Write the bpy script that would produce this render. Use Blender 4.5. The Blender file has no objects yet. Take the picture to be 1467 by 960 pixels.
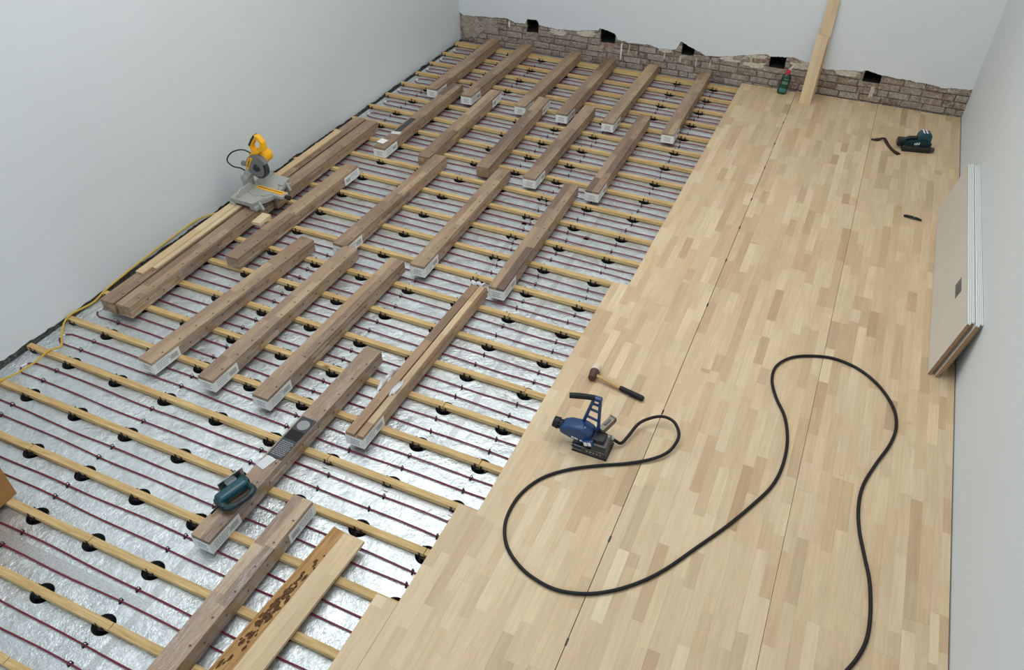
import bpy, bmesh, math, random
from mathutils import Vector, Matrix, Euler

random.seed(7)
scene = bpy.context.scene
COL = scene.collection
PI = math.pi
H = 3.76                      # eye height above the finished floor

# ------------------------------------------------------------------ camera
CAM_RIGHT = (0.912043, 0.410093, 0.001052)
CAM_UP = (-0.266478, 0.590692, 0.761625)
CAM_BACK = (0.311716, -0.694915, 0.648017)
LENS = 36.0 * 1113.792 / 1467.0
cam_data = bpy.data.cameras.new('camera')
cam_data.sensor_fit = 'HORIZONTAL'; cam_data.sensor_width = 36.0; cam_data.lens = LENS
cam_data.clip_start = 0.05; cam_data.clip_end = 100
cam = bpy.data.objects.new('camera', cam_data); COL.objects.link(cam)
m = Matrix((( CAM_RIGHT[0], CAM_UP[0], CAM_BACK[0], 0), (CAM_RIGHT[1], CAM_UP[1], CAM_BACK[1], 0),
            (CAM_RIGHT[2], CAM_UP[2], CAM_BACK[2], H), (0, 0, 0, 1)))
cam.matrix_world = m
scene.camera = cam

# ------------------------------------------------------------------ world and lights
world = bpy.data.worlds.new('world'); scene.world = world; world.use_nodes = True
world.node_tree.nodes['Background'].inputs[0].default_value = (0.80, 0.88, 1.0, 1)
world.node_tree.nodes['Background'].inputs[1].default_value = 0.55
CEIL = 5.3

def area_light(name, loc, rot, sx, sy, power, col):
    d = bpy.data.lights.new(name, 'AREA'); d.shape = 'RECTANGLE'; d.size = sx; d.size_y = sy
    d.energy = power; d.color = col
    o = bpy.data.objects.new(name, d); COL.objects.link(o)
    o.location = loc; o.rotation_euler = rot
    return o
# daylight from a roof light over the middle of the room and from the window wall behind the viewer
area_light('roof_light', (-2.3, 4.2, CEIL - 0.03), (0, 0, 0), 3.9, 5.4, 196, (0.945, 0.985, 1.0))
area_light('window_light', (-1.9, -3.4, 3.0), (math.radians(74), 0, 0), 5.0, 2.6, 102, (0.70, 0.87, 1.0))
area_light('ceiling_lamp', (0.35, 6.6, CEIL - 0.03), (0, 0, 0), 0.5, 0.5, 26, (1.0, 0.95, 0.84))

vs = scene.view_settings
vs.view_transform = 'Standard'; vs.look = 'None'; vs.exposure = 0.08; vs.gamma = 1.0; vs.use_curve_mapping = False
scene.cycles.use_denoising = True
scene.cycles.max_bounces = 8; scene.cycles.transparent_max_bounces = 12

# ------------------------------------------------------------------ helpers
def srgb(r, g, b):
    def c(v):
        v /= 255.0
        return v / 12.92 if v <= 0.04045 else ((v + 0.055) / 1.055) ** 2.4
    return (c(r), c(g), c(b), 1.0)

class N:
    """tiny node-tree helper"""
    def __init__(s, name):
        s.m = bpy.data.materials.new(name); s.m.use_nodes = True
        s.t = s.m.node_tree; s.b = s.t.nodes['Principled BSDF']; s.out = s.t.nodes['Material Output']
    def n(s, typ, **kw):
        o = s.t.nodes.new(typ)
        for k, v in kw.items(): setattr(o, k, v)
        return o
    def l(s, a, b): s.t.links.new(a, b)
    def set(s, **kw):
        for k, v in kw.items():
            s.b.inputs[k.replace('_', ' ')].default_value = v
        return s
    def coords(s, scale=(1, 1, 1), kind='Object'):
        c = s.n('ShaderNodeTexCoord'); mp = s.n('ShaderNodeMapping'); mp.inputs['Scale'].default_value = scale
        s.l(c.outputs[kind], mp.inputs['Vector']); return mp.outputs[0]
    def noise(s, vec, scale, detail=4, rough=0.55, dist=0.0):
        o = s.n('ShaderNodeTexNoise'); o.inputs['Scale'].default_value = scale; o.inputs['Detail'].default_value = detail
        o.inputs['Roughness'].default_value = rough; o.inputs['Distortion'].default_value = dist
        if vec is not None: s.l(vec, o.inputs['Vector'])
        return o.outputs['Fac']
    def ramp(s, fac, stops):
        r = s.n('ShaderNodeValToRGB'); e = r.color_ramp.elements
        while len(e) < len(stops): e.new(0.5)
        for el, (p, c) in zip(e, stops): el.position = p; el.color = c
        s.l(fac, r.inputs[0]); return r.outputs[0]
    def mix(s, fac, a, b, blend='MIX'):
        o = s.n('ShaderNodeMix', data_type='RGBA', blend_type=blend)
        for v, i in ((fac, 0), (a, 6), (b, 7)):
            if hasattr(v, 'is_output'): s.l(v, o.inputs[i])
            else: o.inputs[i].default_value = v
        return o.outputs[2]
    def math(s, op, a, b=0.0):
        o = s.n('ShaderNodeMath', operation=op)
        for v, i in ((a, 0), (b, 1)):
            if hasattr(v, 'is_output'): s.l(v, o.inputs[i])
            else: o.inputs[i].default_value = v
        return o.outputs[0]
    def bump(s, h, strength, dist=0.01):
        o = s.n('ShaderNodeBump'); o.inputs['Strength'].default_value = strength; o.inputs['Distance'].default_value = dist
        s.l(h, o.inputs['Height']); s.l(o.outputs[0], s.b.inputs['Normal']); return o
    def color(s, c):
        if hasattr(c, 'is_output'): s.l(c, s.b.inputs['Base Color'])
        else: s.b.inputs['Base Color'].default_value = c
        return s

M = {}
def plain(name, col, rough=0.5, metal=0.0, noise=0.0, scale=40, coat=0.0):
    k = N(name); k.set(Roughness=rough, Metallic=metal)
    if coat: k.b.inputs['Coat Weight'].default_value = coat
    if noise:
        f = k.noise(k.coords(), scale, 3)
        d = tuple(c * (1 - noise) for c in col[:3]) + (1,); u = tuple(min(1, c * (1 + noise)) for c in col[:3]) + (1,)
        k.color(k.ramp(f, [(0.3, d), (0.7, u)])); k.bump(f, 0.15, 0.002)
    else: k.color(col)
    M[name] = k.m; return k.m

def plaster(name, col):
    k = N(name); k.set(Roughness=0.75)
    v = k.coords()
    f = k.noise(v, 0.8, 5); f2 = k.noise(v, 9, 4)
    a = k.ramp(f, [(0.3, tuple(c * 0.965 for c in col[:3]) + (1,)), (0.7, col)])
    k.color(k.mix(k.math('MULTIPLY', f2, 0.06), a, (0.5, 0.5, 0.5, 1)))
    k.bump(f2, 0.12, 0.004); M[name] = k.m
plaster('plaster', (0.70, 0.728, 0.74, 1))
plaster('ceiling_paint', (0.85, 0.85, 0.85, 1))

def stave_wood(name, dark, mid, light, rough=0.45, coat=0.0, grain=1.0, film=False):
    """beech: every stave carries a random tone in the 'tone' attribute"""
    k = N(name); k.set(Roughness=rough)
    at = k.n('ShaderNodeAttribute', attribute_name='tone')
    sep = k.n('ShaderNodeSeparateColor'); k.l(at.outputs['Color'], sep.inputs[0])
    tc = k.n('ShaderNodeTexCoord'); add = k.n('ShaderNodeVectorMath', operation='ADD'); sc = k.n('ShaderNodeVectorMath', operation='SCALE')
    k.l(at.outputs['Color'], sc.inputs[0]); sc.inputs['Scale'].default_value = 37.0
    k.l(tc.outputs['Object'], add.inputs[0]); k.l(sc.outputs[0], add.inputs[1])
    mp = k.n('ShaderNodeMapping'); mp.inputs['Scale'].default_value = (1, 0.055, 1); k.l(add.outputs[0], mp.inputs[0])
    g = k.noise(mp.outputs[0], 60, 5, 0.6, 0.4)
    mp2 = k.n('ShaderNodeMapping'); mp2.inputs['Scale'].default_value = (1, 0.25, 1); k.l(add.outputs[0], mp2.inputs[0])
    cl = k.noise(mp2.outputs[0], 7, 3, 0.5, 0.6)
    base = k.ramp(sep.outputs[0], [(0.0, dark), (0.45, mid), (1.0, light)])
    base = k.mix(k.math('MULTIPLY', k.ramp(cl, [(0.42, (0, 0, 0, 1)), (0.75, (1, 1, 1, 1))]), 0.35 * grain), base, dark)
    gr = k.ramp(g, [(0.35, (0.86, 0.83, 0.80, 1)), (0.62, (1.03, 1.03, 1.03, 1))])
    base = k.mix(0.8 * grain, base, gr, 'MULTIPLY')
    hue = k.mix(sep.outputs[1], (1.0, 0.96, 0.90, 1), (1.0, 1.02, 1.04, 1))
    k.color(k.mix(0.9, base, hue, 'MULTIPLY'))
    if coat: k.b.inputs['Coat Weight'].default_value = coat; k.b.inputs['Coat Roughness'].default_value = 0.25
    k.bump(g, 0.08, 0.001)
    M[name] = k.m
stave_wood('floor_beech', srgb(182, 154, 120), srgb(205, 180, 145), srgb(218, 197, 163), 0.5, grain=0.8)
stave_wood('pack_beech', srgb(112, 88, 70), srgb(168, 140, 112), srgb(206, 180, 142), 0.5, grain=1.3)
stave_wood('loose_beech', srgb(186, 158, 122), srgb(206, 181, 143), srgb(216, 193, 156), 0.5)

def pine(name, dark, light):
    k = N(name); k.set(Roughness=0.65)
    oi = k.n('ShaderNodeObjectInfo'); tc = k.n('ShaderNodeTexCoord'); add = k.n('ShaderNodeVectorMath', operation='ADD')
    mul = k.n('ShaderNodeMath', operation='MULTIPLY'); mul.inputs[1].default_value = 91.0
    k.l(oi.outputs['Random'], mul.inputs[0]); k.l(tc.outputs['Object'], add.inputs[0]); k.l(mul.outputs[0], add.inputs[1])
    mp = k.n('ShaderNodeMapping'); mp.inputs['Scale'].default_value = (0.06, 1, 1); k.l(add.outputs[0], mp.inputs[0])
    g = k.noise(mp.outputs[0], 75, 5, 0.65, 0.6)
    mp2 = k.n('ShaderNodeMapping'); mp2.inputs['Scale'].default_value = (0.5, 1, 1); k.l(add.outputs[0], mp2.inputs[0])
    b = k.noise(mp2.outputs[0], 5, 4, 0.6)
    c = k.ramp(g, [(0.3, dark), (0.68, light)])
    c = k.mix(k.ramp(b, [(0.35, (0, 0, 0, 1)), (0.8, (0.36, 0.36, 0.36, 1))]), c, srgb(166, 108, 46))
    vor = k.n('ShaderNodeTexVoronoi'); vor.inputs['Scale'].default_value = 3.0; k.l(mp2.outputs[0], vor.inputs['Vector'])
    c = k.mix(k.ramp(vor.outputs['Distance'], [(0.02, (0.8, 0.8, 0.8, 1)), (0.06, (0, 0, 0, 1))]), c, srgb(96, 58, 26))
    k.color(c); k.bump(g, 0.2, 0.002); M[name] = k.m
pine('pine', srgb(172, 138, 84), srgb(218, 190, 134))
pine('barky_wood', srgb(92, 58, 26), srgb(178, 132, 72))

def foil():
    k = N('foil'); k.set(Roughness=0.33, Metallic=0.85)
    v = k.coords()
    big = k.noise(v, 5.0, 4, 0.55, 0.4)
    n1 = k.noise(v, 24, 5, 0.6, 1.2)
    vor = k.n('ShaderNodeTexVoronoi', feature='DISTANCE_TO_EDGE'); vor.inputs['Scale'].default_value = 11.0
    wv = k.n('ShaderNodeVectorMath', operation='ADD'); nz = k.n('ShaderNodeTexNoise'); nz.inputs['Scale'].default_value = 14; k.l(v, nz.inputs['Vector'])
    sc = k.n('ShaderNodeVectorMath', operation='SCALE'); sc.inputs['Scale'].default_value = 0.22; k.l(nz.outputs['Color'], sc.inputs[0])
    k.l(v, wv.inputs[0]); k.l(sc.outputs[0], wv.inputs[1]); k.l(wv.outputs[0], vor.inputs['Vector'])
    cr = k.ramp(vor.outputs['Distance'], [(0.0, (0, 0, 0, 1)), (0.06, (1, 1, 1, 1))])
    mp = k.n('ShaderNodeMapping'); mp.inputs['Rotation'].default_value = (0, 0, 0.6); mp.inputs['Scale'].default_value = (1, 0.28, 1); k.l(wv.outputs[0], mp.inputs[0])
    st = k.noise(mp.outputs[0], 34, 4, 0.6, 0.8)
    mask = k.ramp(k.noise(v, 1.7, 3, 0.5), [(0.38, (0.25, 0.25, 0.25, 1)), (0.66, (1, 1, 1, 1))])
    fine = k.math('MULTIPLY', mask, k.math('ADD', k.math('MULTIPLY', n1, 0.35), k.math('ADD', k.math('MULTIPLY', st, 0.55), k.math('MULTIPLY', cr, 0.07))))
    h = k.math('ADD', k.math('MULTIPLY', big, 1.5), fine)
    k.bump(h, 0.6, 0.02)
    k.color(k.ramp(n1, [(0.3, (0.60, 0.64, 0.65, 1)), (0.7, (0.80, 0.84, 0.85, 1))]))
    k.l(k.ramp(big, [(0.35, (0.34, 0.34, 0.34, 1)), (0.7, (0.52, 0.52, 0.52, 1))]), k.b.inputs['Roughness'])
    M['foil'] = k.m
foil()

def film():
    k = N('shrink_film')
    v = k.coords((1, 0.12, 1)); h = k.noise(v, 55, 4, 0.6, 0.8)
    tr = k.n('ShaderNodeBsdfTransparent'); gl = k.n('ShaderNodeBsdfGlossy'); gl.inputs['Roughness'].default_value = 0.16
    gl.inputs['Color'].default_value = (0.9, 0.9, 0.92, 1); tr.inputs['Color'].default_value = (0.93, 0.92, 0.92, 1)
    bp = k.n('ShaderNodeBump'); bp.inputs['Strength'].default_value = 0.5; bp.inputs['Distance'].default_value = 0.01
    k.l(h, bp.inputs['Height']); k.l(bp.outputs[0], gl.inputs['Normal'])
    mx = k.n('ShaderNodeMixShader')
    k.l(k.ramp(h, [(0.40, (0.03, 0.03, 0.03, 1)), (0.74, (0.16, 0.16, 0.16, 1))]), mx.inputs[0])
    k.l(tr.outputs[0], mx.inputs[1]); k.l(gl.outputs[0], mx.inputs[2]); k.l(mx.outputs[0], k.out.inputs['Surface'])
    M['film'] = k.m
film()

def brick_mat(name, stops, scale=1.0):
    k = N(name); k.set(Roughness=0.9)
    oi = k.n('ShaderNodeObjectInfo'); v = k.coords(kind='Object')
    geo = k.n('ShaderNodeNewGeometry')
    n1 = k.noise(geo.outputs['Position'], 26 * scale, 6, 0.65, 0.6); n2 = k.noise(geo.outputs['Position'], 90, 4)
    c = k.ramp(oi.outputs['Random'], stops)
    c = k.mix(k.ramp(n1, [(0.46, (0, 0, 0, 1)), (0.66, (0.8, 0.8, 0.8, 1))]), c, srgb(190, 180, 166))
    c = k.mix(k.ramp(n2, [(0.38, (0.55, 0.55, 0.55, 1)), (0.5, (0, 0, 0, 1))]), c, srgb(70, 58, 50))
    k.color(c); k.bump(k.math('ADD', n1, k.math('MULTIPLY', n2, 0.4)), 0.6, 0.012); M[name] = k.m
brick_mat('brick', [(0.0, srgb(122, 98, 84)), (0.3, srgb(150, 130, 114)), (0.65, srgb(160, 147, 132)), (1.0, srgb(140, 110, 98))])
brick_mat('mortar', [(0.0, srgb(136, 124, 110)), (1.0, srgb(136, 124, 110))])
brick_mat('rubble', [(0.0, srgb(150, 138, 122)), (1.0, srgb(160, 148, 134))], 0.6)
brick_mat('old_mortar_grey', [(0.0, srgb(112, 114, 112)), (1.0, srgb(112, 114, 112))])

plain('plaster_lump', srgb(196, 186, 170), 0.9, noise=0.18, scale=30)
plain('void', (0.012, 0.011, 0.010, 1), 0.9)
plain('slab', (0.03, 0.03, 0.03, 1), 0.9, noise=0.3, scale=12)
plain('black_plastic', (0.010, 0.010, 0.011, 1), 0.45)
plain('insulation_edge', (0.13, 0.12, 0.115, 1), 0.85, noise=0.35, scale=60)
plain('pipe_red', srgb(112, 14, 38), 0.45)
plain('pipe_white', srgb(232, 232, 230), 0.4)
plain('cable_yellow', srgb(196, 160, 44), 0.5)
plain('rubber', (0.008, 0.008, 0.009, 1), 0.5); M['rubber'].node_tree.nodes['Principled BSDF'].inputs['Specular IOR Level'].default_value = 0.28
plain('paper', srgb(226, 226, 222), 0.7, noise=0.06, scale=30)
plain('print_grey', srgb(140, 140, 140), 0.7)
plain('print_dark', srgb(60, 60, 62), 0.7)
plain('charcoal_print', srgb(52, 54, 58), 0.35, noise=0.25, scale=25)
plain('cardboard', srgb(160, 114, 62), 0.8, noise=0.08, scale=18)
plain('saw_yellow', srgb(246, 178, 12), 0.4)
plain('cast_grey', srgb(172, 171, 164), 0.5, 0.2, noise=0.08, scale=25)
plain('steel', srgb(185, 188, 190), 0.28, 1.0)
plain('dark_steel', srgb(88, 88, 86), 0.42, 0.8, noise=0.15, scale=40)
plain('guard_grey', srgb(120, 122, 122), 0.4, 0.3)
plain('nailer_blue', srgb(20, 58, 104), 0.4, 0.0, coat=0.2)
plain('tool_teal', srgb(0, 66, 78), 0.35, coat=0.3)
plain('tool_teal_dark', srgb(6, 46, 48), 0.4)
plain('bronze', srgb(84, 58, 50), 0.5, 0.3)
plain('hickory', srgb(188, 150, 96), 0.45, noise=0.12, scale=30)
plain('mallet_face', srgb(214, 198, 172), 0.6)
plain('bottle_green', srgb(8, 58, 38), 0.3, coat=0.3)
plain('cap_red', srgb(206, 38, 66), 0.4)
plain('panel_white', srgb(228, 232, 230), 0.45)
plain('panel_face', srgb(204, 198, 186), 0.55, noise=0.03, scale=4)
plain('chipboard', srgb(150, 118, 84), 0.85, noise=0.35, scale=160)
plain('sticker', srgb(104, 104, 98), 0.5)
plain('sticker_white', srgb(230, 230, 228), 0.6)
k = N('clear_plastic'); k.set(Roughness=0.15, Alpha=0.5); k.color(srgb(225, 215, 208)); M['clear_plastic'] = k.m
k = N('torn_film'); k.set(Roughness=0.2, Alpha=0.8); k.color(srgb(222, 222, 222)); M['torn_film'] = k.m

class B:
    """collects shapes into one mesh"""
    def __init__(s): s.bm = bmesh.new()
    def box(s, x0, x1, y0, y1, z0, z1, bev=0.0, mat=None, seg=2):
        r = bmesh.ops.create_cube(s.bm, size=1.0)['verts']
        for v in r: v.co = Vector(((x0 + x1) / 2 + v.co.x * (x1 - x0), (y0 + y1) / 2 + v.co.y * (y1 - y0), (z0 + z1) / 2 + v.co.z * (z1 - z0)))
        if bev > 0:
            es = list({e for v in r for e in v.link_edges})
            rr = bmesh.ops.bevel(s.bm, geom=es, offset=bev, segments=seg, affect='EDGES', profile=0.5)
            r = list({v for f in rr['faces'] for v in f.verts} | {v for v in r if v.is_valid})
        if mat is not None: bmesh.ops.transform(s.bm, matrix=mat, verts=r)
        return s
    def cyl(s, p0, p1, r0, r1=None, seg=20, cap=True):
        r1 = r0 if r1 is None else r1
        p0 = Vector(p0); p1 = Vector(p1); d = p1 - p0
        q = d.to_track_quat('Z', 'Y').to_matrix().to_4x4(); q.translation = (p0 + p1) / 2
        bmesh.ops.create_cone(s.bm, cap_ends=cap, segments=seg, radius1=r0, radius2=r1, depth=d.length, matrix=q)
        return s
    def tube(s, pts, r, seg=8, cap=True):
        pts = [Vector(p) for p in pts]; rings = []; n = len(pts); ref = Vector((0, 0, 1)); prev = None
        for i, p in enumerate(pts):
            d = (pts[min(i + 1, n - 1)] - pts[max(i - 1, 0)]).normalized()
            if prev is None:
                a = d.cross(ref);
                if a.length < 1e-3: a = d.cross(Vector((1, 0, 0)))
                a.normalize()
            else:
                a = (prev - d * prev.dot(d)).normalized()
            prev = a; b = d.cross(a); rr = r[i] if isinstance(r, (list, tuple)) else r
            rings.append([s.bm.verts.new(p + (a * math.cos(2 * PI * j / seg) + b * math.sin(2 * PI * j / seg)) * rr) for j in range(seg)])
        for u, w in zip(rings, rings[1:]):
            for j in range(seg): s.bm.faces.new((u[j], u[(j + 1) % seg], w[(j + 1) % seg], w[j]))
        if cap: s.bm.faces.new(rings[0][::-1]); s.bm.faces.new(rings[-1])
        return s
    def prism(s, poly, h0, h1, axis='z', mat=None):
        def P(a, b, h): return {'z': (a, b, h), 'y': (a, h, b), 'x': (h, a, b)}[axis]
        lo = [s.bm.verts.new(P(a, b, h0)) for a, b in poly]; hi = [s.bm.verts.new(P(a, b, h1)) for a, b in poly]
        n = len(poly); fs = [s.bm.faces.new(lo[::-1]), s.bm.faces.new(hi)]
        for i in range(n): fs.append(s.bm.faces.new((lo[i], lo[(i + 1) % n], hi[(i + 1) % n], hi[i])))
        if mat is not None: bmesh.ops.transform(s.bm, matrix=mat, verts=lo + hi)
        return s
    def lathe(s, prof, seg=24, sy=1.0, mat=None):
        rings = []
        for r, z in prof: rings.append([s.bm.verts.new((r * math.cos(2 * PI * j / seg), r * math.sin(2 * PI * j / seg) * sy, z)) for j in range(seg)])
        for u, w in zip(rings, rings[1:]):
            for j in range(seg): s.bm.faces.new((u[j], u[(j + 1) % seg], w[(j + 1) % seg], w[j]))
        s.bm.faces.new(rings[0][::-1]); s.bm.faces.new(rings[-1])
        if mat is not None: bmesh.ops.transform(s.bm, matrix=mat, verts=[v for r in rings for v in r])
        return s
    def quad(s, *pts):
        s.bm.faces.new([s.bm.verts.new(p) for p in pts]); return s
    def mesh(s, name, mat, smooth=False, normals=True):
        me = bpy.data.meshes.new(name)
        if normals: bmesh.ops.recalc_face_normals(s.bm, faces=s.bm.faces)
        s.bm.to_mesh(me); s.bm.free()
        if mat: me.materials.append(M[mat])
        if smooth:
            for p in me.polygons: p.use_smooth = True
            me.set_sharp_from_angle(angle=math.radians(38))
        return me

def obj(name, me, parent=None, loc=None, rot=None, **props):
    o = bpy.data.objects.new(name, me); COL.objects.link(o)
    if loc is not None: o.location = loc
    if rot is not None: o.rotation_euler = rot
    if parent is not None: o.parent = parent
    for k_, v in props.items(): o[k_] = v
    return o
def thing(name, label, cat, loc=(0, 0, 0), rot=(0, 0, 0), group=None):
    o = obj(name, None, None, loc, rot, label=label, category=cat); o.empty_display_size = 0.05
    if group: o['group'] = group
    return o
def text(body, size, mat, parent, loc, rot, extrude=.0008):
    cu = bpy.data.curves.new('lettering', 'FONT'); cu.body = body; cu.size = size; cu.extrude = extrude; cu.align_x = 'CENTER'; cu.align_y = 'CENTER'
    tmp = bpy.data.objects.new('tmp', cu); COL.objects.link(tmp); bpy.context.view_layer.update()
    me = bpy.data.meshes.new_from_object(tmp.evaluated_get(bpy.context.evaluated_depsgraph_get()))
    bpy.data.objects.remove(tmp); bpy.data.curves.remove(cu); me.name = 'lettering'
    me.materials.clear(); me.materials.append(M[mat])
    return obj('lettering', me, parent, loc, rot, kind='stuff')
def Rz(a): return (0, 0, math.radians(a))
def catmull(pts, n=8):
    P = [Vector(p) for p in pts]; P = [2 * P[0] - P[1]] + P + [2 * P[-1] - P[-2]]; out = []
    for i in range(1, len(P) - 2):
        a, b, c, d = P[i - 1:i + 3]
        for k_ in range(n):
            t = k_ / n
            out.append(0.5 * ((2 * b) + (c - a) * t + (2 * a - 5 * b + 4 * c - d) * t * t + (3 * b - a - 3 * c + d) * t ** 3))
    out.append(P[-2]); return out
ORD = ['first', 'second', 'third', 'fourth', 'fifth', 'sixth', 'seventh', 'eighth', 'ninth', 'tenth', 'eleventh', 'twelfth', 'thirteenth',
       'fourteenth', 'fifteenth', 'sixteenth', 'seventeenth', 'eighteenth', 'nineteenth', 'twentieth', 'twenty-first', 'twenty-second',
       'twenty-third', 'twenty-fourth', 'twenty-fifth', 'twenty-sixth', 'twenty-seventh', 'twenty-eighth', 'twenty-ninth', 'thirtieth']

# ------------------------------------------------------------------ room shell
XL, XR, YB, YF = -5.04, 1.221, 9.50, -3.6
ZF = -0.06                      # foil level
ZB = -0.022                     # batten tops
BP = 0.3565                     # batten pitch

# rough slab under everything
obj('sub_slab', B().box(XL - .4, XR + .3, YF, YB + .4, -0.22, -0.13).mesh('sub_slab', 'slab'), kind='structure', label='dark slab below the insulation')

def ragged(seed, n, amp):
    r = random.Random(seed); v = [r.uniform(-1, 1) for _ in range(n)]; w = [r.uniform(-1, 1) for _ in range(n // 5 + 3)]
    return [amp * (0.45 * v[i] + 0.9 * (w[i // 5] * (1 - (i % 5) / 5) + w[i // 5 + 1] * (i % 5) / 5)) for i in range(n)]

# left wall: plaster skin with a broken lower edge, rough grey masonry behind it
def wall_left():
    n = 520; ys = [YF + (YB + 0.02 - YF) * i / (n - 1) for i in range(n)]; rg = ragged(3, n, 0.013)
    b = B(); bot = []; top = []; back = []
    for i, y in enumerate(ys):
        z = -0.012 - 0.045 * min(1, max(0, (y - 3) / 5)) + rg[i]
        bot.append(b.bm.verts.new((XL, y, z))); top.append(b.bm.verts.new((XL, y, CEIL))); back.append(b.bm.verts.new((XL - 0.03, y, z + 0.006)))
    for i in range(n - 1):
        b.bm.faces.new((bot[i], top[i], top[i + 1], bot[i + 1])); b.bm.faces.new((back[i], bot[i], bot[i + 1], back[i + 1]))
    o = obj('wall_left', b.mesh('wall_left', 'plaster', normals=False), kind='structure', label='pale grey plastered wall with a broken lower edge on the left')
    b = B().box(XL - 0.25, XL - 0.03, YF, YB + 0.3, -0.2, CEIL)
    obj('masonry', b.mesh('masonry', 'old_mortar_grey'), o)
    return o
wall_left()

# back wall: plaster with ragged lower edge, exposed bricks, joist pockets
EDGE = [(-5.04, .30), (-4.97, .275), (-4.61, .305), (-4.36, .31), (-4.20, .285), (-4.075, .285), (-4.06, .35), (-3.91, .355), (-3.88, .30), (-3.57, .285), (-3.33, .30), (-3.30, .325), (-3.075, .34),
        (-3.06, .365), (-2.86, .345), (-2.82, .275), (-2.68, .245), (-2.41, .265), (-2.27, .235), (-2.06, .262), (-2.02, .36), (-1.85, .30), (-1.70, .235), (-1.54, .26), (-1.30, .30),
        (-0.98, .365), (-0.95, .345), (-0.77, .364), (-0.70, .367), (-0.52, .34), (-0.31, .29), (-0.11, .316), (0.08, .33), (0.11, .35), (0.29, .325), (0.45, .32), (0.71, .315), (0.93, .29), (1.08, .30), (1.23, .32)]
POCK = [(-4.062, -3.903, .178, .36), (-3.05, -2.856, .196, .37), (-2.0, -1.842, .20, .365), (-0.945, -0.765, .215, .37), (0.105, 0.295, .218, .355)]
def edge_z(x):
    for (a, za), (c, zc) in zip(EDGE, EDGE[1:]):
        if a <= x <= c: return za + (zc - za) * (x - a) / (c - a)
    return EDGE[0][1] if x < EDGE[0][0] else EDGE[-1][1]
def wall_back():
    n = 420; xs = [XL - .02 + (XR + .04 - XL) * i / (n - 1) for i in range(n)]; rg = ragged(11, n, 0.009)
    b = B(); bot = []; top = []; back = []
    for i, x in enumerate(xs):
        z = edge_z(x) + rg[i]
        bot.append(b.bm.verts.new((x, YB, z))); top.append(b.bm.verts.new((x, YB, CEIL))); back.append(b.bm.verts.new((x, YB + 0.035, z - 0.004)))
    for i in range(n - 1):
        b.bm.faces.new((bot[i], bot[i + 1], top[i + 1], top[i])); b.bm.faces.new((back[i], back[i + 1], bot[i + 1], bot[i]))
    o = obj('wall_back', b.mesh('wall_back', 'plaster', normals=False), kind='structure', label='end wall, pale plaster above a strip of exposed old brick with joist pockets')
    # mortar bed with pocket openings
    b = B(); y = YB + 0.030
    xs = [XL - .05] + [v for p in POCK for v in p[:2]] + [XR + .05]
    for i in range(0, len(xs), 2): b.quad((xs[i], y, -.2), (xs[i + 1], y, -.2), (xs[i + 1], y, .6), (xs[i], y, .6))
    for x0, x1, z0, z1 in POCK:
        b.quad((x0, y, -.2), (x1, y, -.2), (x1, y, z0), (x0, y, z0)); b.quad((x0, y, z1 + .03), (x1, y, z1 + .03), (x1, y, .6), (x0, y, .6))
    obj('mortar_bed', b.mesh('mortar_bed', 'mortar', normals=False), o)
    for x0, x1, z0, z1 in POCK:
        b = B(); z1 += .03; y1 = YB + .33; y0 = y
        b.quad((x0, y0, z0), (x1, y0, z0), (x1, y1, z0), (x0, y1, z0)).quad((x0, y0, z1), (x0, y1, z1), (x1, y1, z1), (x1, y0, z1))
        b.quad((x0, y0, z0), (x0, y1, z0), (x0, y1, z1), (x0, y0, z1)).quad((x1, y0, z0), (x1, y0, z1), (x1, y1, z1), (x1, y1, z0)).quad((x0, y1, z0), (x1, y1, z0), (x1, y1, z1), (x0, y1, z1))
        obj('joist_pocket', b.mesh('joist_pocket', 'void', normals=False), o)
    # bricks
    def brick(x0, x1, z0, z1, r):
        if x1 - x0 < 0.025: return
        pr = r.uniform(-0.006, 0.010); j = lambda s: r.uniform(-s, s)
        b = B(); y0 = YB + 0.012 - pr; y1 = YB + 0.05
        f = [(x0 + j(.004), y0 + j(.005), z0 + j(.004)), (x1 + j(.004), y0 + j(.005), z0 + j(.004)), (x1 + j(.004), y0 + j(.005), z1 + j(.004)), (x0 + j(.004), y0 + j(.005), z1 + j(.004))]
        fv = [b.bm.verts.new(p) for p in f]; bv = [b.bm.verts.new((p[0], y1, p[2])) for p in f]
        b.bm.faces.new(fv)
        for i in range(4): b.bm.faces.new((fv[i], bv[i], bv[(i + 1) % 4], fv[(i + 1) % 4]))
        es = [e for e in b.bm.edges if all(v in fv for v in e.verts)]
        bmesh.ops.bevel(b.bm, geom=es, offset=0.006, segments=1, affect='EDGES')
        obj('brick', b.mesh('brick', 'brick'), o)
    r = random.Random(5); pitch = 0.0775
    for c in range(-2, 6):
        z0 = c * pitch + 0.004 + (0.0 if c > -2 else 0); z1 = z0 + pitch - 0.009; x = XL - r.uniform(0, .2)
        if z0 < -0.14: z0 = -0.13
        while x < XR:
            L = r.choice([.215, .215, .105, .22]); x0, x1 = max(x, XL), min(x + L, XR); x += L + 0.010
            if x1 - x0 < .03 or edge_z((x0 + x1) / 2) < z0 - 0.03: continue
            segs = [(x0, x1)]
            for p0, p1, q0, q1 in POCK:
                if z1 > q0 and z0 < q1:
                    ns = []
                    for s0, s1 in segs:
                        if s1 <= p0 or s0 >= p1: ns.append((s0, s1))
                        else:
                            if s0 < p0: ns.append((s0, p0))
                            if s1 > p1: ns.append((p1, s1))
                    segs = ns
            zt = z1
            for s0, s1 in segs:
                zz0 = z0
                for p0, p1, q0, q1 in POCK:
                    if s0 < p1 and s1 > p0 and z1 > q0 > z0: zt = q0
                brick(s0, s1, zz0, zt, r)
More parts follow.
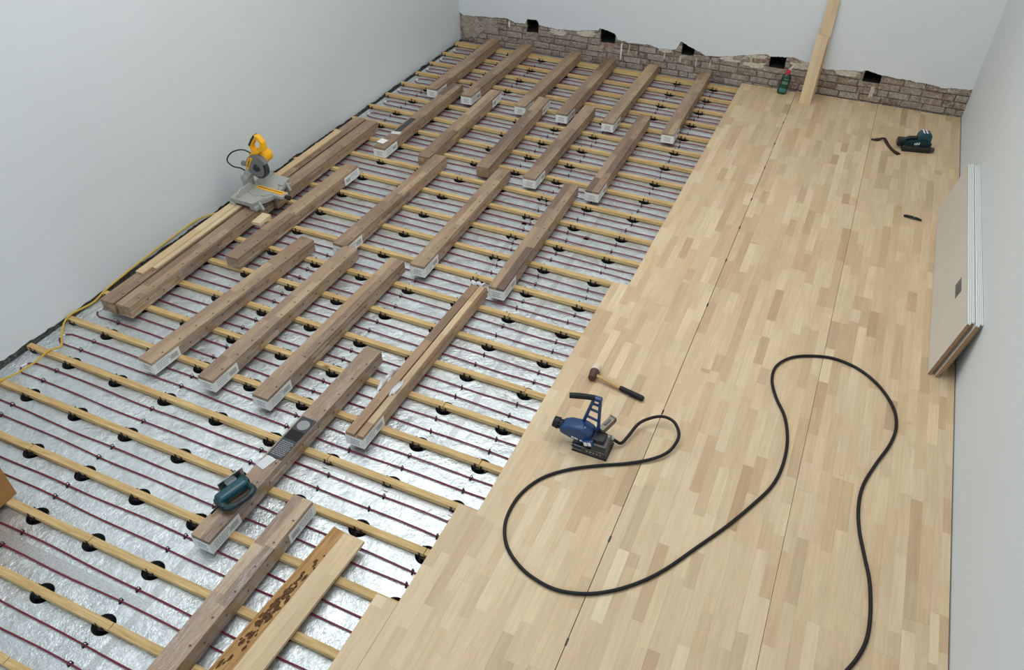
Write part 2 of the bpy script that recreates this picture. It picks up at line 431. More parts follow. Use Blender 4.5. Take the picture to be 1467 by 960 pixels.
    # pocket sills (bricks right below the openings) and lumps of old plaster left on the bricks
    for x0, x1, z0, z1 in POCK:
        brick(x0 - .01, x1 + .01, z0 - .055, z0 - .002, r)
    def lump(x0, x1, z0, z1, seed, mat='plaster_lump', th=0.022):
        q = random.Random(seed); n = 26; b = B(); cx, cz = (x0 + x1) / 2, (z0 + z1) / 2; ring = []; inner = []
        for i in range(n):
            a = 2 * PI * i / n; s = 1 + q.uniform(-.16, .10); ca, sa = math.cos(a), math.sin(a)
            e = max(abs(ca), abs(sa)) ** 0.7
            px, pz = cx + (x1 - x0) / 2 * ca / e * s, cz + (z1 - z0) / 2 * sa / e * s
            ring.append(b.bm.verts.new((px, YB + .028, pz))); inner.append(b.bm.verts.new((cx + (px - cx) * .86, YB + .028 - th + q.uniform(-.006, .006), cz + (pz - cz) * .82)))
        c0 = b.bm.verts.new((cx, YB + .028 - th, cz))
        for i in range(n):
            j = (i + 1) % n; b.bm.faces.new((ring[i], ring[j], inner[j], inner[i])); b.bm.faces.new((inner[i], inner[j], c0))
        obj('plaster_lump', b.mesh('plaster_lump', mat), o)
    for i, a in enumerate([(-1.56, -1.24, .20, .31), (-1.28, -.965, .17, .36), (-.72, -.36, .235, .36), (-.22, .06, .245, .335), (.78, 1.10, .245, .30), (-2.30, -2.10, .19, .27), (-3.40, -3.10, .235, .33), (-3.75, -3.5, .2, .28)]):
        lump(*a, seed=20 + i)
    for i, a in enumerate([(-5.03, -4.72, -.04, .29), (-4.75, -4.45, .08, .30)]):
        lump(*a, seed=40 + i, mat='rubble', th=0.026)
    # pale mortar runs
    for i, (x, z0, z1, w) in enumerate([(-2.76, 0.0, .25, .022), (-2.66, .05, .25, .018), (-4.31, .20, .30, .022), (-2.0, .09, .2, .03), (-1.80, .06, .23, .022), (-1.63, .08, .2, .02), (-2.2, .10, .21, .025), (.24, 0.0, .2, .05)]):
        lump(x - w / 2, x + w / 2, z0, z1, 60 + i, 'pipe_white' if i in (0, 2) else 'plaster_lump', 0.025)
    return o
wall_back()

obj('wall_right', B().box(XR, XR + .2, YF, YB + .3, -.2, CEIL).mesh('wall_right', 'plaster'), kind='structure', label='smooth pale grey wall on the right')
def wall_front():
    b = B(); x0, x1, z0, z1 = -4.5, 0.7, 1.7, 4.3
    b.box(XL - .2, x0, YF - .2, YF, -.2, CEIL).box(x1, XR + .2, YF - .2, YF, -.2, CEIL).box(x0, x1, YF - .2, YF, -.2, z0).box(x0, x1, YF - .2, YF, z1, CEIL)
    obj('wall_front', b.mesh('wall_front', 'plaster'), kind='structure', label='window wall behind the viewer')
wall_front()
obj('ceiling', B().box(XL - .2, XR + .2, YF - .2, YB + .3, CEIL, CEIL + .15).mesh('ceiling', 'ceiling_paint'), kind='structure', label='white ceiling above')

# ------------------------------------------------------------------ foil-faced insulation with round holes for the pedestals
COLX = [-4.6225 + 0.4475 * i for i in range(8)]
ROWY = [0.729 - 2 * BP + BP * i for i in range(27)]          # far edge of each batten
def foil_sheet():
    b = B(); n = 24; rad = 0.064
    xs = [-4.97, (-5.0 + COLX[0]) / 2 + .0]
    for a, c in zip(COLX, COLX[1:]): xs.append((a + c) / 2)
    xs.append(-0.95)
    xs = [-4.97] + xs[1:]
    ys = [ROWY[0] - BP / 2 - .0225] + [ (a + c) / 2 - .0225 for a, c in zip(ROWY, ROWY[1:])] + [9.47]
    def cell(x0, x1, y0, y1, cx, cy):
        per = []; k_ = n // 4
        for i in range(n):
            a = 2 * PI * (i + .5) / n; ca, sa = math.cos(a), math.sin(a)
            per.append((ca, sa))
        outer = []; inner = []; low = []
        for ca, sa in per:
            tx = ((x1 - cx) / ca if ca > 0 else (x0 - cx) / ca); ty = ((y1 - cy) / sa if sa > 0 else (y0 - cy) / sa)
            t = min(tx, ty); outer.append(b.bm.verts.new((cx + ca * t, cy + sa * t, ZF)))
            inner.append(b.bm.verts.new((cx + ca * rad, cy + sa * rad, ZF)))
        corners = {}
        for i in range(n):
            j = (i + 1) % n; a, c = outer[i], outer[j]
            onx = lambda v: abs(v.co.x - x0) < 1e-6 or abs(v.co.x - x1) < 1e-6
            if (abs(a.co.x - c.co.x) > 1e-6) and (abs(a.co.y - c.co.y) > 1e-6):
                cor = b.bm.verts.new((x1 if (a.co.x + c.co.x) / 2 > cx else x0, y1 if (a.co.y + c.co.y) / 2 > cy else y0, ZF))
                b.bm.faces.new((inner[i], a, cor, c, inner[j]))
            else: b.bm.faces.new((inner[i], a, c, inner[j]))
    cx_edges = xs
    for r_, y in enumerate(ROWY):
        cy = y - .0225
        for c_, x in enumerate(COLX): cell(xs[c_ + 1], xs[c_ + 2], ys[r_], ys[r_ + 1], x, cy)
        b.quad((xs[0], ys[r_], ZF), (xs[1], ys[r_], ZF), (xs[1], ys[r_ + 1], ZF), (xs[0], ys[r_ + 1], ZF))
    b.quad((xs[0], ys[0], ZF), (xs[0], ys[-1], ZF), (xs[0], ys[-1], ZF - .07), (xs[0], ys[0], ZF - .07))
    ed = lambda y: -5.030 if y < 3.2 else (-5.030 + .05 * min(1, (y - 3.2) / 2.5))
    for ya, yb in zip(ys, ys[1:]): b.quad((ed(ya), ya, ZF + .004), (xs[0], ya, ZF), (xs[0], yb, ZF), (ed(yb), yb, ZF + .004))
    bmesh.ops.remove_doubles(b.bm, verts=b.bm.verts, dist=1e-5)
    for f in b.bm.faces: f.normal_update()
    me = b.mesh('foil_underlay', 'foil', normals=False)
    o = obj('foil_underlay', me, kind='structure', label='silver foil faced insulation between the battens, cut with round holes')
    tape = lambda x0, x1, y0, y1: obj('foil_tape', B().box(x0, x1, y0, y1, ZF - .002, ZF + .0012).mesh('foil_tape', 'tape'), o)
    tape(-2.735, -2.69, 0.3, 2.75); tape(-3.9, -2.737, 1.20, 1.262); tape(-2.55, -1.3, 2.43, 2.47)
    tape(-1.80, -1.755, 2.9, 6.4); tape(-2.40, -2.355, 4.0, 6.2); tape(-4.9, -3.1, 3.97, 4.01); tape(-3.0, -1.4, 5.55, 5.6); tape(-4.6, -2.2, 6.62, 6.66)
k = N('tape'); k.set(Roughness=0.42, Metallic=0.8); nz = k.noise(k.coords(), 160, 3, 0.6); k.color(k.ramp(nz, [(0.35, (0.45, 0.46, 0.46, 1)), (0.65, (0.72, 0.73, 0.73, 1))])); k.bump(nz, 0.3, 0.003); M['tape'] = k.m
foil_sheet()

# ------------------------------------------------------------------ pedestals in the holes
def pedestals():
    b = B(); rad = 0.063; n = 22; z1 = ZF - .001; z0 = -0.128
    for j in range(n):
        a0, a1 = 2 * PI * j / n, 2 * PI * (j + 1) / n
        b.quad((rad * math.cos(a0), rad * math.sin(a0), z1), (rad * math.cos(a1), rad * math.sin(a1), z1), (rad * math.cos(a1), rad * math.sin(a1), z0), (rad * math.cos(a0), rad * math.sin(a0), z0))
    sleeve = b.mesh('hole_sleeve', 'insulation_edge', normals=False)
    b = B(); b.cyl((0, 0, -.128), (0, 0, -.118), .056, .054, 20); b.cyl((0, 0, -.118), (0, 0, -.058), .030, .026, 16); b.cyl((0, 0, -.062), (0, 0, -.0535), .036, .036, 16)
    foot = b.mesh('pedestal', 'black_plastic', True)
    b = B()
    for sy in (-1, 1):
        for sx in (-1, 1):
            b.box(sx * .022 - .006, sx * .022 + .006, sy * .0255 - .002, sy * .0255 + .002, -.056, -.030 + .010 * (sx < 0), .001, seg=1)
    b.box(-.034, .034, -.03, .03, -.0565, -.0525)
    cradle = b.mesh('cradle', 'black_plastic')
    rows = list(enumerate(ROWY))
    for r_, y in rows:
        for c_, x in enumerate([-4.972] + COLX):
            if y > 4.7 and x > -1.3: continue
            if r_ < 1: continue
            e = obj('batten_pedestal', foot, None, (x + random.uniform(-.012, .012) if c_ else x, y - .0225, 0), Rz(random.uniform(-6, 6)), category='pedestal',
                    label='round black pedestal under the %s batten row from the brick wall, %s from the left' % (ORD[len(ROWY) - 1 - r_], ORD[c_]), group='black pedestals carrying the floor battens')
            obj('cradle', cradle, e)
            if c_: obj('sleeve', sleeve, e)
pedestals()

# ------------------------------------------------------------------ battens
JOINTS = {1.799: [-4.175], 1.442: [-3.28], 1.0855: [-2.76], 0.729: [-3.10], 2.5115: [-2.385], 2.868: [-1.49], 3.581: [-1.49], 2.155: [-1.49], 4.6505: [-2.385]}
def battens():
    ends = lambda y: -1.10 if y > 5.0 else (-1.22 if y > 2.5 else (-1.35 if y > 1.8 else -1.46))
    rng = random.Random(3)
    rows = [(y, False) for y in ROWY] + [(9.334, True)]
    for i, (y, last) in enumerate(rows):
        js = [v for k_, v in JOINTS.items() if abs(k_ - y) < .05]
        js = js[0] if js else ([COLX[rng.choice([1, 2, 4, 5, 6])]] if rng.random() < .8 else [])
        xs = [(-5.028 if y < 3.4 else -5.0) + rng.uniform(-.01, .006)] + js + [ends(y)]
        row = 'pine batten lying hard against the brick wall' if last else ('pine batten in the %s row from the brick wall' % ORD[len(ROWY) - 1 - i])
        for k_, (x0, x1) in enumerate(zip(xs, xs[1:])):
            gap = .004 if k_ < len(xs) - 2 else 0
            b = B().box(x0 - (x0 + x1) / 2, x1 - gap - (x0 + x1) / 2, -.0225, .0225, -.030, 0, .0015, seg=1)
            side = '' if len(xs) == 2 else (', length by the left wall' if k_ == 0 else ', length running under the new floor')
            o = obj('batten', b.mesh('batten', 'pine'), None, ((x0 + x1) / 2, y - .0225 + rng.uniform(-.003, .003), ZB), Rz(rng.uniform(-.06, .06)), category='batten', group='pine battens in parallel rows',
                    label=(row if last else row) + side)
battens()

# ------------------------------------------------------------------ red heating pipes, one loop per bay
def pipes():
    rng = random.Random(9); r0 = 0.0050; zp = ZF + r0 + .002
    b = B(); b.tube([(0, -.012, -.006), (0, -.012, .012), (0, -.006, .020), (0, .006, .020), (0, .012, .012), (0, .012, -.006)], .0028, 6); b.box(-.006, .006, -.016, .016, -.008, -.005)
    clip = b.mesh('clip', 'black_plastic')
    CL = [COLX[0] - .03, COLX[2], COLX[4], COLX[5] + .06, COLX[6], COLX[7]]
    for i, (y0, y1) in enumerate(zip(ROWY, ROWY[1:])):
        if i < 1: continue
        ya = y0 + .105 + rng.uniform(-.012, .012); yb = y1 - .045 - .095 + rng.uniform(-.012, .012)
        xt = -4.90 + rng.uniform(-.03, .03); rr = (yb - ya) / 2; ym = (ya + yb) / 2; xe = -0.98
        wob = lambda x, s: .006 * math.sin(x * 2.3 + s) + .003 * math.sin(x * 7 + s * 2)
        s1, s2 = rng.uniform(0, 6), rng.uniform(0, 6); pts = []
        xs = [xe - (xe - (xt + .14)) * t / 46 for t in range(47)]
        lo = [(x, ya + wob(x, s1), zp + .0025 * abs(math.sin(x * 5 + s1))) for x in xs]
        hi = [(x, yb + wob(x, s2), zp + .0025 * abs(math.sin(x * 5 + s2))) for x in xs]
        arc = []
        for t in range(1, 12):
            a = -PI / 2 - PI * t / 12
            arc.append((xt + .07 + (.115 if math.cos(a) < 0 else .07) * math.cos(a) * .75, ym + rr * 1.02 * math.sin(a), zp))
        path = lo + arc + hi[::-1]
        n = len(ROWY) - 1 - i
        o = obj('heating_pipe', B().tube(path, r0, 7).mesh('heating_pipe', 'pipe_red', True), category='pipe', group='red heating pipe loops between the battens',
                label='dark red heating pipe loop in the %s bay from the brick wall' % ORD[n - 1])
        w = [Vector(p) for p in arc[4:8]]
        obj('white_sleeve', B().tube(w, r0 + .0012, 8).mesh('white_sleeve', 'pipe_white', True), o)
        for cx in CL:
            for yy, s in ((ya, s1), (yb, s2)):
                if cx > -1.3 and y0 > 4.9: continue
                x = cx + rng.uniform(-.02, .02)
                obj('clip', clip, o, (x, yy + wob(x, s), ZF + .0075), Rz(rng.uniform(-18, 18)))
pipes()

# ------------------------------------------------------------------ new beech floor
def stave_board(name, mat, L, W, T, rng, bev=0.0, strips=2, lmin=.20, lmax=.70, lo=0.0, hi=1.0, center=False):
    """a board along +Y from 0 to L, width W centred on x, top at z=0, split into glued staves that carry their own tone"""
    verts, faces, tones = [], [], []
    def q(p, t):
        i = len(verts); verts.extend(p); faces.append((i, i + 1, i + 2, i + 3)); tones.append(t)
    w = W / strips
    def tone():
        v = min(1, max(0, rng.gauss(.54, .22))); return (lo + (hi - lo) * v, rng.random(), rng.random(), 1)
    for s in range(strips):
        x0 = -W / 2 + s * w; x1 = x0 + w; y = -rng.uniform(0, lmax * .7)
        while y < L:
            l = rng.uniform(lmin, lmax); a, c = max(0, y), min(L, y + l); y += l
            if c - a < .004: continue
            t = tone(); q([(x0, a, 0), (x1, a, 0), (x1, c, 0), (x0, c, 0)], t)
            if s == 0: q([(x0, a, -T), (x0, a, 0), (x0, c, 0), (x0, c, -T)], t)
            if s == strips - 1: q([(x1, a, 0), (x1, a, -T), (x1, c, -T), (x1, c, 0)], t)
            if a == 0: q([(x0, 0, -T), (x1, 0, -T), (x1, 0, 0), (x0, 0, 0)], t)
            if c == L: q([(x1, L, -T), (x0, L, -T), (x0, L, 0), (x1, L, 0)], t)
    q([(-W / 2, 0, -T), (-W / 2, L, -T), (W / 2, L, -T), (W / 2, 0, -T)], (.5, .5, .5, 1))
    me = bpy.data.meshes.new(name); me.from_pydata(verts, [], faces)
    at = me.attributes.new('tone', 'FLOAT_COLOR', 'FACE')
    for i, t in enumerate(tones): at.data[i].color = t
    me.materials.append(M[mat]); return me

def floor():
    root = obj('floor', None, kind='structure', label='new beech strip floor laid over the battens on the right'); root.empty_display_size = .05
    rng = random.Random(21); T = .022; PW = .1293
    rows = []
    x = -0.5645
    for k_ in range(7): rows.append((x + .0022 + k_ * PW, x + .0022 + (k_ + 1) * PW, 9.485, -0.6))
    x2 = x + 7 * PW + .0044
    for k_ in range(7):
        a = x2 + k_ * PW; rows.append((a, min(a + PW, 1.2125), 9.485, -0.6))
    xl = x - .0016
    for k_ in range(5): rows.append((xl - (k_ + 1) * PW * .99, xl - k_ * PW * .99, 9.455, -0.6))
    x6 = xl - 5 * PW * .99
    rows.append((x6 - PW, x6, 4.985, -0.6)); rows.append((x6 - 1.965 * PW, x6 - PW, 2.49, -0.6)); rows.append((x6 - 2.975 * PW - .0015, x6 - 1.965 * PW - .0015, 1.782, -0.6))
    for x0, x1, yt, yb in rows:
        y = yt; first = True
        while y > yb:
            L = 1.76 if not first else rng.uniform(.5, 1.76)
            if first and yt < 9: L = 1.76
            first = False; L = min(L, y - yb)
            if L < .05: break
            me = stave_board('plank', 'floor_beech', L - .0005, (x1 - x0) - .0004, T, rng)
            obj('plank', me, root, ((x0 + x1) / 2, y - L, rng.uniform(-.0003, .0)))
            y -= L
    # black spacers in the two open movement joints
    sp = B().box(-.0055, .0055, -.022, .022, -.02, .0015, .001, seg=1).mesh('spacer', 'black_plastic')
    for y in (8.55, 8.0, 7.43, 6.754, 6.216, 5.66, 4.992, 3.721, 2.624, 1.944): obj('spacer', sp, root, (-.5636, y, 0))
floor()

# ------------------------------------------------------------------ shrink-wrapped packs of boards
PL, PWID, TB = 1.765, 0.129, 0.0218
NL = 5
def pack_layers():
    rng = random.Random(77)
    return [stave_board('board', 'pack_beech', PL, PWID, TB - .0022, rng, lo=.0, hi=.9) for _ in range(6)]
LAYERS = pack_layers()
def barcode(b, y0, y1, z0, z1, x, rng):
    pass
def make_paper(end):
    """white printed paper folded round one end of a pack, below the top board"""
    th = .0012; z0, z1 = .002, NL * TB - TB - .001; L = .24; x = PWID / 2
    s = -1 if end == 'near' else 1; ye = s * PL / 2
    b = B()
    b.box(-x - th, x + th, min(ye, ye + s * th) - .0, max(ye, ye + s * th), z0, z1)
    ys = sorted((ye, ye - s * L))
    b.box(x, x + th, ys[0], ys[1], z0, z1); b.box(-x - th, -x, ys[0], ys[1], z0, z1)
    paper = b.mesh('paper_wrap', 'paper')
    b = B(); rng = random.Random(4)
    yo = ye - s * .03
    for r_ in range(4):                                    # lines of small print on the side and on the end
        zz = z0 + .018 + r_ * .016; yy = yo
        for w_ in range(7):
            l = rng.uniform(.006, .016); a = sorted((yy, yy - s * l)); b.box(x + th, x + th + .0004, a[0], a[1], zz, zz + .006); yy -= s * (l + .005)
    yy = ye - s * .15
    for w_ in range(14):
        l = rng.uniform(.0015, .004); a = sorted((yy, yy - s * l)); b.box(x + th, x + th + .0004, a[0], a[1], z0 + .02, z0 + .06); yy -= s * (l + .0022)
    for r_ in range(3):
        xx = -.03
        for w_ in range(5):
            l = rng.uniform(.006, .014); a = sorted((ye + s * th, ye + s * (th + .0004))); b.box(xx, xx + l, a[0], a[1], z0 + .02 + r_ * .017, z0 + .028 + r_ * .017); xx += l + .004
    return paper, b.mesh('print', 'print_grey')
PAPER = {e: make_paper(e) for e in ('near', 'far')}
def make_film():
    e = .0022; b = B(); x, y, z = PWID / 2 + e, PL / 2 + e * .4, NL * TB + .0012
    b.box(-x, x, -y, y, -.0005, z, .0012, seg=1); return b.mesh('shrink_film', 'film')
FILM = make_film()
def make_marks():
    b = B(); rng = random.Random(6); zt = NL * TB + .0013; x1 = PWID / 2 + .0024
    y = -PL / 2 + .12
    while y < PL / 2 - .06:
        xx = .034 + rng.uniform(-.006, .006)
        b.box(xx, xx + .016, y, y + .004, zt, zt + .0004); b.box(xx + .006, xx + .010, y - .008, y + .010, zt, zt + .0004)
        zz = .05 + rng.uniform(-.02, .02); b.box(x1, x1 + .0004, y + .05, y + .068, zz, zz + .004); b.box(x1, x1 + .0004, y + .056, y + .061, zz - .007, zz + .010)
        y += .165
    return b.mesh('film_print', 'print_dark')
MARKS = make_marks()
def pack(label, cx, cy, ang, end, group='shrink-wrapped packs of floorboards', top=True, seed=0, nl=NL, film_on=True, z=ZB):
    rng = random.Random(seed + 100)
    t = thing('board_pack', label, 'board pack', (cx, cy, z + .0005), Rz(-ang), group)
    for i in range(nl):
        me = LAYERS[rng.randrange(6)] if i < nl - 1 else stave_board('board', 'pack_beech', PL, PWID, TB - .0012, rng, lo=rng.uniform(.0, .1), hi=rng.uniform(.8, 1.0), lmin=.3, lmax=.9)
        if i == nl - 1 and not top: break
        obj('board', me, t, (rng.uniform(-.0014, .0014), -PL / 2 + rng.uniform(-.001, .001), (i + 1) * TB - .0002))
    if film_on:
        f_ = obj('shrink_film', FILM, t); obj('film_print', MARKS, f_, kind='stuff')
    if end:
        p = obj('paper_wrap', PAPER[end][0], t, (0, 0, 0)); obj('print', PAPER[end][1], p, kind='stuff')
        p.scale = (1.03, 1.0025, 1.0)
    return t
PK = [
 ('A1', -3.944, 3.508, 3.9, 'near', 'board pack with white paper end, near the left wall, sitting askew below the saw'),
 ('A2', -3.482, 3.541, 0.8, 'near', 'board pack with white paper end, second of the four in the middle row'),
 ('A3', -3.033, 3.552, 0.6, 'near', 'board pack with white paper end, third of the four in the middle row'),
 ('A4', -2.621, 2.511, 1.0, 'near', 'board pack carrying the teal jigsaw and a charcoal label sheet'),
 ('A6', -2.285, 1.215, 0.6, 'far', 'nearest board pack, cut by the bottom edge of the picture'),
 ('B1', -4.274, 4.773, 0.9, 'far', 'board pack right beside the saw, white label on its far side'),
 ('B2', -3.568, 5.295, 0.9, 'near', 'board pack touching the far end of another, right of the saw pack'),
 ('B3', -2.846, 5.302, -0.8, 'near', 'board pack in the second row, between the saw side and the floor edge'),
 ('B4', -2.132, 5.291, -1.1, 'near', 'board pack in the second row closest to the new floor'),
 ('C1', -4.212, 6.951, -0.2, 'near', 'board pack with a dark strip and white slip of paper on top'),
 ('C2', -3.716, 6.967, -0.9, 'far', 'board pack with bare near end, second from the left wall in the third row'),
 ('C3', -3.105, 7.011, -2.2, 'far', 'board pack with bare near end, third from the left wall in the third row'),
 ('C4', -2.578, 7.007, -0.6, 'near', 'board pack with white paper end, fourth from the left wall in the third row'),
 ('C5', -1.946, 7.013, -0.7, 'near', 'board pack in the third row closest to the new floor'),
 ('D1', -4.435, 8.475, -0.2, 'near', 'board pack at the brick wall, leftmost of the back row'),
 ('D2', -3.981, 8.466, 0.1, 'near', 'board pack at the brick wall, second from left in the back row'),
 ('D3', -3.305, 8.466, 0.2, 'near', 'board pack at the brick wall, third from left in the back row'),
 ('D4', -2.816, 8.461, -0.6, 'near', 'board pack at the brick wall, fourth from left in the back row'),
 ('D5', -2.279, 8.466, -0.2, 'near', 'board pack at the brick wall, fifth from left in the back row'),
 ('D6', -1.625, 8.470, -0.8, 'near', 'board pack at the brick wall, rightmost of the back row'),
]
for i, (k_, x, y, a, e, lab) in enumerate(PK): pack(lab, x, y, a, e, seed=i)
# four packs along the left wall, the saw stands across the joint between them
pack('inner board pack of the near pair along the left wall', -4.625, 3.915, -0.5, None, seed=40)
pack('outer board pack of the near pair, against the left wall', -4.775, 3.905, -0.5, None, seed=41)
pack('inner board pack of the far pair along the left wall, beyond the saw', -4.600, 5.690, -0.1, None, seed=42)
pack('outer board pack of the far pair, against the left wall beyond the saw', -4.752, 5.700, -0.1, None, seed=43)
# opened pack: the wrap is torn, the two top boards are pushed apart
def opened_pack():
    t = pack('opened board pack with torn wrap and a dark gap along its top', -2.268, 3.522, 0.9, 'near', seed=50, top=False, film_on=False)
    rng = random.Random(51); zt = NL * TB
    a = obj('board', stave_board('board', 'pack_beech', PL, .066, TB - .001, rng, strips=1, lo=.0, hi=.5), t, (-.0315, -PL / 2, zt - .0003)); a.rotation_euler = Rz(-.15)
    c = obj('board', stave_board('board', 'pack_beech', PL * .985, .046, TB - .001, rng, strips=1, lo=.35, hi=1.0), t, (.0415, -PL / 2 + .005, zt - .0003)); c.rotation_euler = Rz(.25)
    def flap(pts, name='torn_wrap'):
        b = B(); n = 7; rows_ = []
        for p0, p1 in pts:
            p0, p1 = Vector(p0), Vector(p1)
            rows_.append([b.bm.verts.new(p0.lerp(p1, j / n) + Vector((0, 0, .012 * math.sin(j * 1.9 + p0.y * 60)))) for j in range(n + 1)])
        for u, w in zip(rows_, rows_[1:]):
            for j in range(n): b.bm.faces.new((u[j], u[j + 1], w[j + 1], w[j]))
        o = obj(name, b.mesh(name, 'torn_film', True), t); md = o.modifiers.new('thick', 'SOLIDIFY'); md.thickness = .0008
    flap([((-.066, .84, zt), (.04, .86, zt + .004)), ((-.062, .865, zt + .02), (.05, .878, zt + .018)), ((-.05, .887, zt + .012), (.064, .889, zt + .006)), ((-.04, .893, zt - .02), (.066, .893, zt - .02))])
    flap([((-.068, -.52, zt - .005), (-.068, -.22, zt - .005)), ((-.085, -.47, zt + .012), (-.082, -.25, zt + .016)), ((-.105, -.42, zt + .004), (-.098, -.30, zt + .008))])
    flap([((-.002, -.40, zt + .002), (.03, -.30, zt + .002)), ((.004, -.45, zt + .012), (.045, -.36, zt + .01)), ((.02, -.50, zt + .003), (.05, -.45, zt + .003))])
opened_pack()
# loose pale boards on the outer wall packs
def wall_offcuts():
    rng = random.Random(61)
    zt = ZB + NL * TB + .003
    o = obj('loose_board', stave_board('loose_board', 'loose_beech', 1.16, .075, .016, rng, strips=1), None, (-4.800, 3.40, zt + .016), Rz(.3), category='board', label='narrow pale loose board on the wall-side pack in front of the saw')
    o = obj('loose_board', stave_board('loose_board', 'loose_beech', 1.06, .045, .012, rng, strips=1), None, (-4.738, 3.50, zt + .0125), Rz(.2), category='board', label='thin pale strip beside the narrow loose board in front of the saw')
    o = obj('loose_board', stave_board('loose_board', 'loose_beech', 1.10, .07, .016, rng, strips=1, hi=.6), None, (-4.775, 5.10, zt + .016), Rz(.2), category='board', label='narrow loose board on the wall-side pack behind the saw')
wall_offcuts()

# printed sheets on two of the packs
def sheet(name, label, cx, cy, L, W, ang, mat, prints=(), z=None):
    z = ZB + NL * TB + .0035 if z is None else z
    b = B().box(-W / 2, W / 2, -L / 2, L / 2, 0, .0012); o = obj(name, b.mesh(name, mat), None, (cx, cy, z), Rz(-ang), label=label, category='label sheet')
    for nm, m_, boxes in prints:
        b = B()
        for bx in boxes:
            if len(bx) == 3: b.cyl((bx[0], bx[1], .0010), (bx[0], bx[1], .0020), bx[2], seg=24)
            else: b.box(bx[0], bx[1], bx[2], bx[3], .0010, .0018)
        obj(nm, b.mesh(nm, m_), o, kind='stuff')
    return o
rng = random.Random(8)
lines = []
for r_ in range(9):
    x = -.045
    while x < .04:
        l = rng.uniform(.006, .018); lines.append((x, min(x + l, .048), -.16 + r_ * .014, -.153 + r_ * .014)); x += l + .004
sheet('label_sheet', 'charcoal printed label sheet on the pack with the jigsaw', -2.618, 2.455, .36, .112, 1.0, 'charcoal_print',
      [('print_circle', 'print_grey', [(.0, .115, .042)]), ('print_block', 'void', [(-.05, .05, -.02, .06)]), ('print_lines', 'print_grey', lines)])
sheet('paper_slip', 'crumpled clear paper slip next to the jigsaw', -2.645, 2.225, .10, .07, 14, 'torn_film')
sheet('label_sheet', 'dark strip label on the pack near the left wall', -4.225, 6.63, .34, .06, 0, 'charcoal_print')
sheet('paper_slip', 'small white paper slip on the near end of the third row pack', -4.245, 6.20, .09, .085, 8, 'sticker_white')
sheet('paper_slip', 'curled pale slip beside the dark strip label', -4.215, 6.42, .06, .10, -12, 'torn_film')

# ------------------------------------------------------------------ two loose boards at the bottom of the picture
def loose_pair():
    rng = random.Random(31)
    t = thing('upturned_board', 'upturned brown board with rough bark, beside the pale loose board', 'board', (-2.056, 1.165, ZB + .001), Rz(-4.9))
    L = 1.765
    obj('back_face', B().box(-.064, .064, -L / 2, L / 2, 0, .019, .001, seg=1).mesh('back_face', 'barky_wood_y'), t)
    obj('groove_lip', B().box(-.066, -.053, -L / 2, L / 2, .016, .0225, .001, seg=1).mesh('groove_lip', 'barky_wood_y'), t)
    b = B(); q = random.Random(2)
    for i in range(90):
        y = q.gauss(.34, .13) - (.02 if i % 3 else .14); x = q.gauss(-.016 + .04 * (y - .3), .014); sx = q.uniform(.005, .012); sy = sx * q.uniform(1.4, 3.2); n = 9
        if abs(x) > .045: continue
        ring = [b.bm.verts.new((x + sx * math.cos(2 * PI * a / n) * q.uniform(.6, 1.2), y + sy * math.sin(2 * PI * a / n) * q.uniform(.6, 1.2), .0188)) for a in range(n)]
        top_ = b.bm.verts.new((x, y, .0188 + q.uniform(.002, .006)))
        for a in range(n): b.bm.faces.new((ring[a], ring[(a + 1) % n], top_))
    obj('bark_patch', b.mesh('bark_patch', 'bark'), t, kind='stuff')
    me = stave_board('loose_board', 'loose_beech', L, .134, .021, rng, strips=2, lo=.2, hi=.8)
    o = obj('loose_board', me, None, (-1.990, 2.030 - L, .0225), Rz(-3.3), category='board', label='single pale beech board lying loose beside the brown upturned board')
k = N('bark'); k.set(Roughness=.9); nz = k.noise(k.coords(), 90, 4); k.color(k.ramp(nz, [(0.35, srgb(52, 32, 16)), (0.7, srgb(120, 80, 40))])); M['bark'] = k.m
k = N('barky_wood_y'); k.set(Roughness=0.6); v = k.coords((1, .06, 1)); g = k.noise(v, 60, 5, .65, .6); k.color(k.ramp(g, [(0.3, srgb(140, 96, 46)), (0.68, srgb(192, 148, 88))])); k.bump(g, .25, .002); M['barky_wood_y'] = k.m
loose_pair()

# cardboard box poking in at the left edge
def cardboard_box():
    t = thing('cardboard_box', 'brown cardboard box standing on a batten at the left edge', 'box', (-4.19, 1.20, ZB), Rz(0))
    x, y, h = .25, .275, .42
    obj('carton', B().box(-x, x, -y, y, .0005, h, .003, seg=1).mesh('carton', 'cardboard'), t)
    obj('flap', B().box(-x, x, -y, -.002, h, h + .004).mesh('flap', 'cardboard'), t); obj('flap', B().box(-x, x, .002, y, h, h + .004).mesh('flap', 'cardboard'), t)
    obj('packing_tape', B().box(-x - .001, x + .001, -.03, .03, h + .0035, h + .005).mesh('packing_tape', 'hickory'), t)
cardboard_box()

# yellow cable along the left wall
pts = [(-4.86, 1.70, -.035), (-4.868, 2.0, -.03), (-4.873, 2.11, -.012), (-4.869, 2.225, -.036), (-4.846, 2.378, -.036), (-4.828, 2.49, -.013), (-4.811, 2.56, -.03), (-4.83, 2.60, -.036), (-4.93, 2.69, -.036), (-5.01, 2.79, -.03), (-5.015, 2.865, -.008), (-5.02, 2.986, -.03), (-5.02, 3.093, -.04),
       (-5.02, 3.25, -.01), (-5.02, 3.6, .015), (-5.02, 4.0, .03), (-5.015, 4.3, .03), (-4.99, 4.5, -.01), (-4.95, 4.6, -.03)]
obj('power_cable', B().tube(catmull(pts, 8), .0075, 8).mesh('power_cable', 'cable_yellow', True), category='cable', label='yellow cable snaking over the battens by the left wall')

